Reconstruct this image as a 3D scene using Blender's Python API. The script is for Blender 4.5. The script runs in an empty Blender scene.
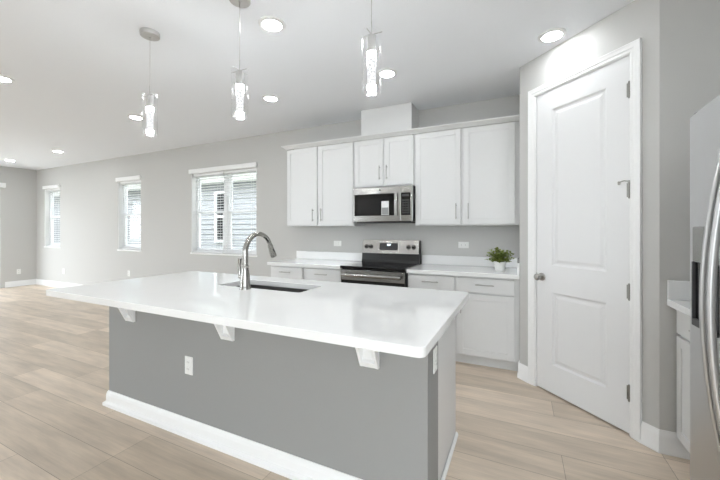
import bpy, bmesh, math, random
from mathutils import Vector, Matrix
random.seed(7)
PI = math.pi
SC = bpy.context.scene
COL = SC.collection

# ------------------------------------------------------------------ camera
cam_data = bpy.data.cameras.new('camera')
cam_data.sensor_width = 36.0
cam_data.lens = 335.04 / 720 * 36
cam_data.shift_y = -9.95 / 720
cam_data.clip_start = 0.02
cam = bpy.data.objects.new('camera', cam_data)
COL.objects.link(cam)
cam.location = (0, 0, 1.322)
cam.rotation_euler = (PI / 2, 0, math.radians(25.425))
SC.camera = cam

# ------------------------------------------------------------------ world: bright hazy sky
SKY_FAR, SKY_NEAR = 3.4, 8.0
world = bpy.data.worlds.new('sky')
SC.world = world
world.use_nodes = True
wn = world.node_tree
wn.nodes.clear()
w_out = wn.nodes.new('ShaderNodeOutputWorld')
w_bg = wn.nodes.new('ShaderNodeBackground')
w_ramp = wn.nodes.new('ShaderNodeValToRGB')
w_sep = wn.nodes.new('ShaderNodeSeparateXYZ')
w_geo = wn.nodes.new('ShaderNodeTexCoord')
w_ramp.color_ramp.elements[0].position = 0.0
w_ramp.color_ramp.elements[0].color = (0.95, 0.975, 1.0, 1)
w_ramp.color_ramp.elements[1].position = 0.8
w_ramp.color_ramp.elements[1].color = (0.88, 0.93, 1.0, 1)
wn.links.new(w_geo.outputs['Generated'], w_sep.inputs[0])
wn.links.new(w_sep.outputs['Z'], w_ramp.inputs[0])
# hazy sun side of the sky lies behind the camera and to its left, the far side is dimmer
w_dir = wn.nodes.new('ShaderNodeVectorMath')
w_dir.operation = 'DOT_PRODUCT'
w_dir.inputs[1].default_value = (-0.3, -0.95, 0.0)
wn.links.new(w_geo.outputs['Generated'], w_dir.inputs[0])
w_mr = wn.nodes.new('ShaderNodeMapRange')
w_mr.inputs['From Min'].default_value = -0.6
w_mr.inputs['From Max'].default_value = 0.9
w_mr.inputs['To Min'].default_value = SKY_FAR
w_mr.inputs['To Max'].default_value = SKY_NEAR
wn.links.new(w_dir.outputs['Value'], w_mr.inputs[0])
wn.links.new(w_mr.outputs[0], w_bg.inputs[1])
wn.links.new(w_ramp.outputs[0], w_bg.inputs[0])
wn.links.new(w_bg.outputs[0], w_out.inputs[0])

# ------------------------------------------------------------------ light levels and exposure
DOWNLIGHT_STRENGTH = 72.0
PENDANT_STRENGTH = 235.0
SC.view_settings.view_transform = 'Standard'
SC.view_settings.look = 'None'
SC.view_settings.gamma = 1.0
SC.view_settings.use_curve_mapping = False
SC.view_settings.exposure = 0.17

# ------------------------------------------------------------------ materials
def lin(c):
    c = c / 255.0
    return c / 12.92 if c <= 0.04045 else ((c + 0.055) / 1.055) ** 2.4

def rgb(r, g, b):
    return (lin(r), lin(g), lin(b), 1.0)

def nd(nt, kind, **inputs):
    n = nt.nodes.new(kind)
    for k, v in inputs.items():
        n.inputs[k].default_value = v
    return n

def mat(name, color, rough=0.5, metal=0.0, noise=0.0, nscale=30.0, bump=0.0, coat=0.0, stretch=None, spec=0.5):
    m = bpy.data.materials.new(name)
    m.use_nodes = True
    nt = m.node_tree
    b = nt.nodes['Principled BSDF']
    b.inputs['Base Color'].default_value = color
    b.inputs['Roughness'].default_value = rough
    b.inputs['Metallic'].default_value = metal
    b.inputs['Specular IOR Level'].default_value = spec
    b.inputs['Coat Weight'].default_value = coat
    b.inputs['Coat Roughness'].default_value = 0.04
    tc = nt.nodes.new('ShaderNodeTexCoord')
    mp = nt.nodes.new('ShaderNodeMapping')
    mp.inputs['Scale'].default_value = stretch or (1, 1, 1)
    nt.links.new(tc.outputs['Object'], mp.inputs['Vector'])
    tx = nd(nt, 'ShaderNodeTexNoise', Scale=nscale, Detail=4.0)
    nt.links.new(mp.outputs[0], tx.inputs['Vector'])
    mx = nt.nodes.new('ShaderNodeMix')
    mx.data_type = 'RGBA'
    k = 1.0 - noise
    mx.inputs['A'].default_value = (color[0] * k, color[1] * k, color[2] * k, 1)
    mx.inputs['B'].default_value = (min(color[0] * (1 + noise), 1), min(color[1] * (1 + noise), 1), min(color[2] * (1 + noise), 1), 1)
    nt.links.new(tx.outputs['Fac'], mx.inputs['Factor'])
    nt.links.new(mx.outputs['Result'], b.inputs['Base Color'])
    if bump:
        bp = nd(nt, 'ShaderNodeBump', Strength=bump, Distance=0.002)
        nt.links.new(tx.outputs['Fac'], bp.inputs['Height'])
        nt.links.new(bp.outputs[0], b.inputs['Normal'])
    return m

def emission(name, color, strength, bubbles=False):
    m = bpy.data.materials.new(name)
    m.use_nodes = True
    nt = m.node_tree
    nt.nodes.clear()
    o = nt.nodes.new('ShaderNodeOutputMaterial')
    e = nd(nt, 'ShaderNodeEmission', Color=color, Strength=strength)
    if bubbles:
        tc = nt.nodes.new('ShaderNodeTexCoord')
        v = nd(nt, 'ShaderNodeTexVoronoi', Scale=85.0)
        nt.links.new(tc.outputs['Object'], v.inputs['Vector'])
        mr = nt.nodes.new('ShaderNodeMapRange')
        mr.inputs['From Min'].default_value = 0.1
        mr.inputs['From Max'].default_value = 0.6
        mr.inputs['To Min'].default_value = strength * 0.55
        mr.inputs['To Max'].default_value = strength * 1.15
        nt.links.new(v.outputs['Distance'], mr.inputs[0])
        nt.links.new(mr.outputs[0], e.inputs['Strength'])
    nt.links.new(e.outputs[0], o.inputs[0])
    return m

def thin_glass(name, tint, edge=0.25, rough=0.02):
    m = bpy.data.materials.new(name)
    m.use_nodes = True
    nt = m.node_tree
    nt.nodes.clear()
    o = nt.nodes.new('ShaderNodeOutputMaterial')
    t = nd(nt, 'ShaderNodeBsdfTransparent', Color=tint)
    g = nd(nt, 'ShaderNodeBsdfGlossy', Color=(1, 1, 1, 1), Roughness=rough)
    lw = nd(nt, 'ShaderNodeLayerWeight', Blend=0.5)
    pw = nt.nodes.new('ShaderNodeMath')
    pw.operation = 'POWER'
    pw.inputs[1].default_value = 3.0
    nt.links.new(lw.outputs['Facing'], pw.inputs[0])
    ma = nt.nodes.new('ShaderNodeMath')
    ma.operation = 'MULTIPLY_ADD'
    ma.inputs[1].default_value = edge
    ma.inputs[2].default_value = 0.02
    nt.links.new(pw.outputs[0], ma.inputs[0])
    mx = nt.nodes.new('ShaderNodeMixShader')
    nt.links.new(ma.outputs[0], mx.inputs[0])
    nt.links.new(t.outputs[0], mx.inputs[1])
    nt.links.new(g.outputs[0], mx.inputs[2])
    nt.links.new(mx.outputs[0], o.inputs[0])
    return m

def floor_material():
    m = bpy.data.materials.new('oak_plank_floor')
    m.use_nodes = True
    nt = m.node_tree
    b = nt.nodes['Principled BSDF']
    tc = nt.nodes.new('ShaderNodeTexCoord')
    mp = nt.nodes.new('ShaderNodeMapping')
    mp.inputs['Location'].default_value = (0.69, -0.01, 0)
    nt.links.new(tc.outputs['Object'], mp.inputs['Vector'])
    br = nt.nodes.new('ShaderNodeTexBrick')
    br.offset = 0.37
    br.offset_frequency = 3
    br.inputs['Scale'].default_value = 1.0
    br.inputs['Brick Width'].default_value = 1.45
    br.inputs['Row Height'].default_value = 0.2275
    br.inputs['Mortar Size'].default_value = 0.0016
    br.inputs['Mortar Smooth'].default_value = 0.3
    br.inputs['Bias'].default_value = -0.1
    br.inputs['Color1'].default_value = FLOOR_A
    br.inputs['Color2'].default_value = FLOOR_B
    br.inputs['Mortar'].default_value = FLOOR_SEAM
    nt.links.new(mp.outputs[0], br.inputs['Vector'])
    # long soft grain bands
    mg = nt.nodes.new('ShaderNodeMapping')
    mg.inputs['Scale'].default_value = (1.1, 7.0, 1)
    nt.links.new(tc.outputs['Object'], mg.inputs['Vector'])
    n1 = nd(nt, 'ShaderNodeTexNoise', Scale=1.6, Detail=5.0, Roughness=0.55)
    nt.links.new(mg.outputs[0], n1.inputs['Vector'])
    mg2 = nt.nodes.new('ShaderNodeMapping')
    mg2.inputs['Scale'].default_value = (2.0, 40.0, 1)
    nt.links.new(tc.outputs['Object'], mg2.inputs['Vector'])
    n2 = nd(nt, 'ShaderNodeTexNoise', Scale=2.0, Detail=6.0)
    nt.links.new(mg2.outputs[0], n2.inputs['Vector'])
    r1 = nt.nodes.new('ShaderNodeMapRange')
    r1.inputs['From Min'].default_value = 0.3
    r1.inputs['From Max'].default_value = 0.7
    r1.inputs['To Min'].default_value = 0.80
    r1.inputs['To Max'].default_value = 1.08
    nt.links.new(n1.outputs['Fac'], r1.inputs[0])
    r2 = nt.nodes.new('ShaderNodeMapRange')
    r2.inputs['From Min'].default_value = 0.3
    r2.inputs['From Max'].default_value = 0.7
    r2.inputs['To Min'].default_value = 0.93
    r2.inputs['To Max'].default_value = 1.06
    nt.links.new(n2.outputs['Fac'], r2.inputs[0])
    mu = nt.nodes.new('ShaderNodeMath')
    mu.operation = 'MULTIPLY'
    nt.links.new(r1.outputs[0], mu.inputs[0])
    nt.links.new(r2.outputs[0], mu.inputs[1])
    vm = nt.nodes.new('ShaderNodeVectorMath')
    vm.operation = 'SCALE'
    nt.links.new(br.outputs['Color'], vm.inputs[0])
    nt.links.new(mu.outputs[0], vm.inputs['Scale'])
    nt.links.new(vm.outputs[0], b.inputs['Base Color'])
    b.inputs['Roughness'].default_value = 0.42
    b.inputs['Specular IOR Level'].default_value = 0.4
    bp = nd(nt, 'ShaderNodeBump', Strength=0.15, Distance=0.001)
    nt.links.new(n2.outputs['Fac'], bp.inputs['Height'])
    nt.links.new(bp.outputs[0], b.inputs['Normal'])
    return m

def siding_material(name, color, period):
    m = bpy.data.materials.new(name)
    m.use_nodes = True
    nt = m.node_tree
    b = nt.nodes['Principled BSDF']
    b.inputs['Roughness'].default_value = 0.7
    tc = nt.nodes.new('ShaderNodeTexCoord')
    n = nd(nt, 'ShaderNodeTexNoise', Scale=3.0)
    nt.links.new(tc.outputs['Object'], n.inputs['Vector'])
    mx = nt.nodes.new('ShaderNodeMix')
    mx.data_type = 'RGBA'
    mx.inputs['A'].default_value = tuple(c * 0.95 for c in color[:3]) + (1,)
    mx.inputs['B'].default_value = color
    nt.links.new(n.outputs['Fac'], mx.inputs['Factor'])
    nt.links.new(mx.outputs['Result'], b.inputs['Base Color'])
    return m

FLOOR_A = rgb(228, 211, 192)
FLOOR_B = rgb(200, 184, 165)
FLOOR_SEAM = rgb(158, 142, 124)

M = {}
M['wall'] = mat('wall_paint_grey', rgb(199, 198, 195), 0.75, noise=0.012, nscale=60, bump=0.06)
M['ceiling'] = mat('ceiling_paint_white', rgb(242, 244, 247), 0.85, noise=0.012, nscale=70, bump=0.08)
M['trim'] = mat('trim_paint_white', rgb(243, 243, 242), 0.38, noise=0.008)
M['cabinet'] = mat('cabinet_paint_white', rgb(222, 222, 221), 0.36, noise=0.008)
M['door'] = mat('door_paint_white', rgb(231, 231, 231), 0.40, noise=0.008)
M['island'] = mat('island_paint_grey', rgb(150, 150, 148), 0.7, noise=0.012, nscale=60, bump=0.06)
M['quartz'] = mat('white_quartz', rgb(238, 238, 237), 0.035, noise=0.02, nscale=9, spec=0.55)
M['nickel'] = mat('brushed_nickel', rgb(178, 176, 172), 0.28, 1.0, noise=0.05, nscale=60)
M['nickel_dark'] = mat('satin_nickel_hinge', rgb(150, 148, 144), 0.38, 1.0, noise=0.05)
M['canopy'] = mat('canopy_nickel', rgb(196, 195, 193), 0.5, 0.6, noise=0.04)
M['chrome'] = mat('faucet_steel', rgb(165, 163, 159), 0.20, 1.0, noise=0.03)
M['steel'] = mat('stainless_steel', rgb(170, 169, 166), 0.24, 1.0, noise=0.05, nscale=20, stretch=(1, 1, 60))
M['fridge'] = mat('fridge_stainless', rgb(192, 192, 192), 0.36, 1.0, noise=0.04, nscale=14, stretch=(40, 40, 1))
M['sink'] = mat('sink_composite_dark', rgb(74, 73, 71), 0.4, 0.3, noise=0.05)
M['black_glass'] = mat('black_glass', rgb(16, 16, 17), 0.06, noise=0.05, spec=0.6)
M['window_glass_dark'] = mat('smoked_oven_glass', rgb(30, 30, 31), 0.10, noise=0.05, spec=0.6)
M['black'] = mat('black_enamel', rgb(24, 24, 25), 0.3, noise=0.05)
M['dark_grey'] = mat('dark_grey_plastic', rgb(58, 58, 60), 0.5, noise=0.05)
M['burner'] = mat('burner_ring_print', rgb(58, 58, 60), 0.12, noise=0.03)
M['plastic'] = mat('outlet_plastic_white', rgb(238, 238, 235), 0.4, noise=0.006)
M['slot'] = mat('outlet_slot_dark', rgb(70, 70, 70), 0.6, noise=0.05)
M['vinyl'] = mat('window_vinyl_white', rgb(245, 245, 245), 0.4, noise=0.006)
M['blind'] = mat('blind_slat_white', rgb(244, 244, 244), 0.5, noise=0.006)
M['off_white'] = mat('off_white_matte', rgb(225, 225, 225), 0.6, noise=0.01)
M['print'] = mat('mid_grey_matte', rgb(150, 150, 150), 0.6, noise=0.02)
M['pot'] = mat('white_ceramic', rgb(240, 240, 238), 0.3, noise=0.01)
M['soil'] = mat('dark_soil', rgb(70, 58, 44), 0.9, noise=0.3, nscale=120, bump=0.5)
M['stem'] = mat('plant_stem', rgb(96, 108, 48), 0.6, noise=0.1)
M['leaf'] = mat('plant_leaf', rgb(132, 146, 64), 0.5, noise=0.35, nscale=26)
M['lcd'] = emission('lit_display_digits', (0.75, 0.9, 1.0, 1), 2.0)
M['lamp'] = emission('downlight_diffuser', (0.93, 0.97, 1.0, 1), DOWNLIGHT_STRENGTH)
M['led'] = emission('pendant_led_cap', (0.94, 0.975, 1.0, 1), PENDANT_STRENGTH)
M['core'] = emission('lit_bubble_crystal', (0.97, 0.985, 1.0, 1), 0.95, bubbles=True)
M['pane'] = thin_glass('window_pane', (0.93, 0.95, 0.96, 1), 0.4)
M['shade'] = thin_glass('clear_glass_shade', (0.994, 0.995, 0.996, 1), 0.9, 0.10)
M['floor'] = floor_material()
M['siding'] = siding_material('neighbor_siding', rgb(150, 151, 152), 0.15)
M['roof'] = mat('roof_shingle', rgb(112, 110, 106), 0.9, noise=0.2, nscale=40)
M['fascia'] = mat('fascia_grey', rgb(150, 150, 142), 0.7, noise=0.05)
M['lawn'] = mat('lawn_grass', rgb(120, 132, 92), 0.95, noise=0.3, nscale=30)
M['patio'] = mat('patio_concrete', rgb(225, 222, 215), 0.9, noise=0.06, nscale=20)

# ------------------------------------------------------------------ mesh builder
WORLD_LOC = {}

class MB:
    """Collects shapes given in world coordinates (after the optional matrix) into one mesh."""
    def __init__(self, mtx=None):
        self.bm = bmesh.new()
        self.mtx = mtx

    def _bevel(self, geom_edges, w, seg=2):
        bmesh.ops.bevel(self.bm, geom=geom_edges, offset=w, segments=seg, affect='EDGES', profile=0.5)

    def box(self, x0, x1, y0, y1, z0, z1, bevel=0.0, seg=2):
        r = bmesh.ops.create_cube(self.bm, size=1.0)
        vs = r['verts']
        for v in vs:
            v.co = Vector(((x0 + x1) / 2 + v.co.x * (x1 - x0), (y0 + y1) / 2 + v.co.y * (y1 - y0), (z0 + z1) / 2 + v.co.z * (z1 - z0)))
        if bevel > 0:
            es = list({e for v in vs for e in v.link_edges})
            self._bevel(es, bevel, seg)
        return self

    def poly(self, pts):
        vs = [self.bm.verts.new(p) for p in pts]
        self.bm.faces.new(vs)
        return self

    def prism(self, pts2, axis, a0, a1, bevel=0.0):
        """2-D outline extruded along an axis ('x': pts are (y,z); 'y': (x,z); 'z': (x,y))."""
        def P(p, a):
            if axis == 'x': return (a, p[0], p[1])
            if axis == 'y': return (p[0], a, p[1])
            return (p[0], p[1], a)
        A = [self.bm.verts.new(P(p, a0)) for p in pts2]
        B = [self.bm.verts.new(P(p, a1)) for p in pts2]
        n = len(pts2)
        fs = [self.bm.faces.new(A[::-1]), self.bm.faces.new(B)]
        for i in range(n):
            fs.append(self.bm.faces.new((A[i], A[(i + 1) % n], B[(i + 1) % n], B[i])))
        bmesh.ops.recalc_face_normals(self.bm, faces=fs)
        if bevel > 0:
            es = list({e for f in fs[:2] for e in f.edges})
            self._bevel(es, bevel)
        return self

    def cyl(self, p0, p1, r0, r1=None, seg=24, caps=True):
        r1 = r0 if r1 is None else r1
        p0, p1 = Vector(p0), Vector(p1)
        d = (p1 - p0).normalized()
        u = d.orthogonal().normalized()
        w = d.cross(u)
        A, B = [], []
        for i in range(seg):
            a = 2 * PI * i / seg
            k = u * math.cos(a) + w * math.sin(a)
            A.append(self.bm.verts.new(p0 + k * r0))
            B.append(self.bm.verts.new(p1 + k * r1))
        for i in range(seg):
            j = (i + 1) % seg
            self.bm.faces.new((A[i], A[j], B[j], B[i]))
        if caps:
            self.bm.faces.new(A[::-1])
            self.bm.faces.new(B)
        return self

    def tube(self, pts, r, seg=12, radii=None, flat=1.0):
        pts = [Vector(p) for p in pts]
        rings = []
        t0 = (pts[1] - pts[0]).normalized()
        u = t0.orthogonal().normalized()
        for i, p in enumerate(pts):
            if i == 0: t = t0
            elif i == len(pts) - 1: t = (pts[-1] - pts[-2]).normalized()
            else: t = (pts[i + 1] - pts[i - 1]).normalized()
            u = (u - t * u.dot(t)).normalized()
            w = t.cross(u)
            rr = radii[i] if radii else r
            rings.append([self.bm.verts.new(p + (u * math.cos(2 * PI * k / seg) + w * math.sin(2 * PI * k / seg) * flat) * rr) for k in range(seg)])
        for a, b in zip(rings, rings[1:]):
            for k in range(seg):
                j = (k + 1) % seg
                self.bm.faces.new((a[k], a[j], b[j], b[k]))
        self.bm.faces.new(rings[0][::-1])
        self.bm.faces.new(rings[-1])
        return self

    def lathe(self, prof, c, seg=32, axis='z', closed=False):
        """Profile (radius, height) turned about an axis through c."""
        rings = []
        for (r, h) in prof:
            ring = []
            if r < 1e-6:
                ring = [self.bm.verts.new(self._ax(c, axis, 0, 0, h))]
            else:
                for k in range(seg):
                    a = 2 * PI * k / seg
                    ring.append(self.bm.verts.new(self._ax(c, axis, r * math.cos(a), r * math.sin(a), h)))
            rings.append(ring)
        pairs = list(zip(rings, rings[1:]))
        if closed: pairs.append((rings[-1], rings[0]))
        for a, b in pairs:
            for k in range(seg):
                j = (k + 1) % seg
                if len(a) == 1 and len(b) == 1: continue
                if len(a) == 1: self.bm.faces.new((a[0], b[j], b[k]))
                elif len(b) == 1: self.bm.faces.new((a[k], a[j], b[0]))
                else: self.bm.faces.new((a[k], a[j], b[j], b[k]))
        return self

    @staticmethod
    def _ax(c, axis, a, b, h):
        if axis == 'z': return (c[0] + a, c[1] + b, c[2] + h)
        if axis == 'y': return (c[0] + a, c[1] + h, c[2] + b)
        return (c[0] + h, c[1] + a, c[2] + b)

    def sweep(self, path, prof, side=1):
        """Profile (out, z) swept along a floor-plan path with mitred corners; side=1 puts it right of travel."""
        n = len(path)
        P = [Vector((p[0], p[1])) for p in path]
        rings = []
        for i in range(n):
            d0 = (P[i] - P[i - 1]).normalized() if i > 0 else None
            d1 = (P[i + 1] - P[i]).normalized() if i < n - 1 else None
            d0 = d0 or d1
            d1 = d1 or d0
            n0 = Vector((d0.y, -d0.x)) * side
            n1 = Vector((d1.y, -d1.x)) * side
            m = (n0 + n1)
            m = m / (m.length_squared / 2) if m.length > 1e-6 else n0
            rings.append([self.bm.verts.new((P[i].x + m.x * o, P[i].y + m.y * o, z)) for (o, z) in prof])
        k = len(prof)
        fs = []
        for a, b in zip(rings, rings[1:]):
            for i in range(k):
                j = (i + 1) % k
                fs.append(self.bm.faces.new((a[i], a[j], b[j], b[i])))
        fs.append(self.bm.faces.new(rings[0]))
        fs.append(self.bm.faces.new(rings[-1][::-1]))
        bmesh.ops.recalc_face_normals(self.bm, faces=fs)
        return self

    def build(self, name, material, parent=None, smooth=False, at=None):
        bm = self.bm
        if self.mtx is not None:
            bmesh.ops.transform(bm, matrix=self.mtx, verts=bm.verts)
        bmesh.ops.recalc_face_normals(bm, faces=bm.faces)
        if parent is not None:
            base = WORLD_LOC[parent.name]
        else:
            if at is None:
                xs = [v.co for v in bm.verts]
                lo = [min(c[i] for c in xs) for i in range(3)]
                hi = [max(c[i] for c in xs) for i in range(3)]
                at = ((lo[0] + hi[0]) / 2, (lo[1] + hi[1]) / 2, lo[2])
            base = Vector(at)
        bmesh.ops.translate(bm, vec=-base, verts=bm.verts)
        me = bpy.data.meshes.new(name)
        bm.to_mesh(me)
        bm.free()
        me.materials.append(material)
        if smooth:
            for p in me.polygons: p.use_smooth = True
            try:
                me.set_sharp_from_angle(angle=math.radians(38))
            except Exception:
                pass
        o = bpy.data.objects.new(name, me)
        COL.objects.link(o)
        if parent is not None:
            o.parent = parent
            WORLD_LOC[o.name] = base
        else:
            o.location = base
            WORLD_LOC[o.name] = base
        return o

def tag(o, label, cat, group=None):
    o['label'] = label
    o['category'] = cat
    if group: o['group'] = group
    return o

def struct(o):
    o['kind'] = 'structure'
    return o

def thing(name, label, cat, loc, group=None):
    o = bpy.data.objects.new(name, None)
    o.empty_display_size = 0.1
    COL.objects.link(o)
    o.location = loc
    WORLD_LOC[o.name] = Vector(loc)
    return tag(o, label, cat, group)

def setting(name, loc):
    o = bpy.data.objects.new(name, None)
    o.empty_display_size = 0.1
    COL.objects.link(o)
    o.location = loc
    WORLD_LOC[o.name] = Vector(loc)
    return struct(o)

def dup(root, loc, label):
    """A copy of a thing with copies of its parts and sub-parts."""
    r = root.copy()
    COL.objects.link(r)
    r.location = loc
    r['label'] = label
    for ch in [c for c in COL.objects if c.parent == root]:
        c = ch.copy()
        COL.objects.link(c)
        c.parent = r
        for g in [x for x in COL.objects if x.parent == ch]:
            d = g.copy()
            COL.objects.link(d)
            d.parent = c
    return r

# ------------------------------------------------------------------ the room
H = 2.78            # ceiling
YB = 3.998          # kitchen wall
XL = -10.645        # far end wall
XR = 1.45           # wall behind the refrigerator
YF = -3.4           # wall behind the camera
T = 0.16

struct(MB().box(XL - T, XR + T, YF - T, YB + T, -0.1, 0).build('floor', M['floor'], at=(0, 0, 0)))
struct(MB().box(XL - T, XR + T, YF - T, YB + T, H, H + 0.1).build('ceiling', M['ceiling']))

def wall_y(name, y0, y1, x0, x1, holes, material=None):
    """Wall lying along x with rectangular openings (x0, x1, z0, z1), sorted by x."""
    mb = MB()
    x = x0
    for (a, b, c, d) in holes:
        if a > x: mb.box(x, a, y0, y1, 0, H)
        if c > 0: mb.box(a, b, y0, y1, 0, c)
        mb.box(a, b, y0, y1, d, H)
        x = b
    mb.box(x, x1, y0, y1, 0, H)
    bmesh.ops.remove_doubles(mb.bm, verts=mb.bm.verts, dist=1e-5)
    return struct(mb.build(name, material or M['wall']))

def wall_x(name, x0, x1, y0, y1, holes):
    mb = MB()
    y = y0
    for (a, b, c, d) in holes:
        if a > y: mb.box(x0, x1, y, a, 0, H)
        if c > 0: mb.box(x0, x1, a, b, 0, c)
        mb.box(x0, x1, a, b, d, H)
        y = b
    mb.box(x0, x1, y, y1, 0, H)
    bmesh.ops.remove_doubles(mb.bm, verts=mb.bm.verts, dist=1e-5)
    return struct(mb.build(name, M['wall']))

WIN = [(-10.24, -9.535, 0.93, 2.30), (-7.285, -6.555, 0.93, 2.30), (-5.14, -3.675, 0.93, 2.30)]
wall_y('wall_back', YB, YB + T, XL - T, XR + T, WIN)
FRONT_FILL = [(-9.8, -5.6, 0.0, 2.5), (-0.6, 1.25, 0.0, 2.5)]  # glazed openings added in the unseen wall to let daylight in
wall_y('wall_front', YF - T, YF, XL - T, XR + T, FRONT_FILL)
SLIDE = (1.0, 3.37, 0.0, 2.30)
wall_x('wall_left', XL - T, XL, YF, YB, [SLIDE])
RIGHT_FILL = (-2.9, -0.3, 0.0, 2.3)  # unseen opening added to light the island end and right floor
wall_x('wall_right', XR, XR + T, YF, YB, [RIGHT_FILL])

# corner pantry: side wall, 45 degree wall with the door opening, front wall
P0 = Vector((0.004, 3.328))         # where the diagonal starts
DIAG_LEN = 1.064
S2 = math.sqrt(0.5)
P1 = P0 + Vector((S2, -S2)) * DIAG_LEN
# local frame of the diagonal wall: x along it, y into the pantry, z up
DM = Matrix(((S2, S2, 0, P0.x), (-S2, S2, 0, P0.y), (0, 0, 1, 0), (0, 0, 0, 1)))
DW = (0.168, 0.914, 0.0, 2.462)      # opening (along, along, z, z)
struct(MB().prism([(P0.x, P0.y), (P0.x, YB), (P0.x + 0.1, YB), (P0.x + 0.1, P0.y + 0.042)], 'z', 0, H).build('wall_pantry_side', M['wall']))
mb = MB(DM)
W_ = 0.10
mb.prism([(0, 0), (DW[0], 0), (DW[0], W_), (W_ * 0.414, W_)], 'z', 0, H)
mb.box(DW[0], DW[1], 0, W_, DW[3], H)
mb.prism([(DW[1], 0), (DIAG_LEN, 0), (DIAG_LEN - W_ * 0.414, W_), (DW[1], W_)], 'z', 0, H)
bmesh.ops.remove_doubles(mb.bm, verts=mb.bm.verts, dist=1e-5)
struct(mb.build('wall_pantry_diagonal', M['wall']))
struct(MB().prism([(P1.x, P1.y), (XR, P1.y), (XR, P1.y + 0.1), (P1.x + 0.042, P1.y + 0.1)], 'z', 0, H).build('wall_pantry_front', M['wall']))
YP = P1.y

# baseboards
BASE = [(0, 0), (0.022, 0), (0.022, 0.014), (0.015, 0.026), (0.015, 0.092), (0.011, 0.112), (0.006, 0.122), (0.004, 0.132), (0, 0.132)]
struct(MB().sweep([(XL, 3.44), (XL, YB), (-2.875, YB)], BASE, 1).build('baseboard_back', M['trim'], smooth=True))
struct(MB().sweep([(XL, YF), (XL, 0.92)], BASE, 1).build('baseboard_left', M['trim'], smooth=True))
struct(MB().sweep([(XR, 0.85), (XR, -0.25)], BASE, 1).build('baseboard_right', M['trim'], smooth=True))
def diag_pt(s):
    return (P0.x + S2 * s, P0.y - S2 * s)
struct(MB().sweep([(0.004, 3.40), (0.004, 3.328), diag_pt(0.107)], BASE, 1).build('baseboard_pantry', M['trim'], smooth=True))
struct(MB().sweep([diag_pt(0.958), (P1.x, P1.y), (0.90, P1.y)], BASE, 1).build('baseboard_pantry_corner', M['trim'], smooth=True))

# ------------------------------------------------------------------ pantry door (setting)
d1 = setting('door_1', (P0.x + S2 * 0.54, P0.y - S2 * 0.54, 0))
# jamb lining + stop
mb = MB(DM)
mb.box(DW[0], DW[0] + 0.012, -0.004, W_, 0, DW[3])
mb.box(DW[1] - 0.012, DW[1], -0.004, W_, 0, DW[3])
mb.box(DW[0], DW[1], -0.004, W_, DW[3] - 0.012, DW[3])
mb.box(DW[0] + 0.012, DW[0] + 0.024, 0.042, 0.056, 0, DW[3] - 0.012)
mb.box(DW[1] - 0.024, DW[1] - 0.012, 0.042, 0.056, 0, DW[3] - 0.012)
mb.build('jamb', M['trim'], d1)
# casing: stepped profile mitred round the opening
def casing(mtx, s0, s1, ztop, parent, w=0.062):
    prof = [(0.0, 0.0), (0.0, -0.010), (0.008, -0.014), (0.022, -0.014), (0.028, -0.018), (0.046, -0.019), (0.056, -0.021), (w, -0.021), (w, 0.0)]
    mb = MB(mtx)
    rings = []
    def ring(cx, cz, sx, sz):
        return [mb.bm.verts.new((cx + sx * o, y, cz + sz * o)) for (o, y) in prof]
    rings = [ring(s0, 0, -1, 0), ring(s0, ztop, -1, 1), ring(s1, ztop, 1, 1), ring(s1, 0, 1, 0)]
    k = len(prof)
    for a, b in zip(rings, rings[1:]):
        for i in range(k):
            j = (i + 1) % k
            mb.bm.faces.new((a[i], a[j], b[j], b[i]))
    mb.bm.faces.new(rings[0])
    mb.bm.faces.new(rings[-1][::-1])
    return mb.build('casing', M['trim'], parent)
casing(DM, DW[0] + 0.004, DW[1] - 0.004, DW[3] - 0.008, d1)

def panel_door(mtx, s0, s1, z0, z1, y0, y1, panels, parent):
    """Moulded two-panel slab: face with raised-and-recessed panels."""
    mb = MB(mtx)
    xs = sorted({s0, s1} | {p[0] for p in panels} | {p[1] for p in panels})
    zs = sorted({z0, z1} | {p[2] for p in panels} | {p[3] for p in panels})
    bm = mb.bm
    grid = {}
    def V(x, y, z):
        k = (round(x, 5), round(y, 5), round(z, 5))
        if k not in grid: grid[k] = bm.verts.new((x, y, z))
        return grid[k]
    for i in range(len(xs) - 1):
        for j in range(len(zs) - 1):
            a, b, c, d = xs[i], xs[i + 1], zs[j], zs[j + 1]
            if any(abs(p[0] - a) < 1e-6 and abs(p[1] - b) < 1e-6 and abs(p[2] - c) < 1e-6 and abs(p[3] - d) < 1e-6 for p in panels):
                loops = [(0.0, y0), (0.006, y0 + 0.004), (0.014, y0 + 0.011), (0.026, y0 + 0.011), (0.044, y0 + 0.004), (0.050, y0 + 0.003)]
                prev = None
                for (o, y) in loops:
                    r = [V(a + o, y, c + o), V(b - o, y, c + o), V(b - o, y, d - o), V(a + o, y, d - o)]
                    if prev:
                        for q in range(4):
                            bm.faces.new((prev[q], prev[(q + 1) % 4], r[(q + 1) % 4], r[q]))
                    prev = r
                bm.faces.new(prev)
            else:
                bm.faces.new((V(a, y0, c), V(b, y0, c), V(b, y0, d), V(a, y0, d)))
    mb.box(s0, s1, y0 + 0.012, y1, z0, z1)
    # edges joining face to core
    for (a, b, c, d) in ((s0, s0 + 0.0001, z0, z1), (s1 - 0.0001, s1, z0, z1), (s0, s1, z1 - 0.0001, z1), (s0, s1, z0, z0 + 0.0001)):
        mb.box(a, b, y0, y0 + 0.0125, c, d)
    return mb.build('door_slab', M['door'], parent)
panel_door(DM, 0.184, 0.899, 0.012, 2.448, 0.0, 0.035, [(0.33, 0.756, 1.036, 2.295), (0.33, 0.756, 0.238, 0.822)], d1)
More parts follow.
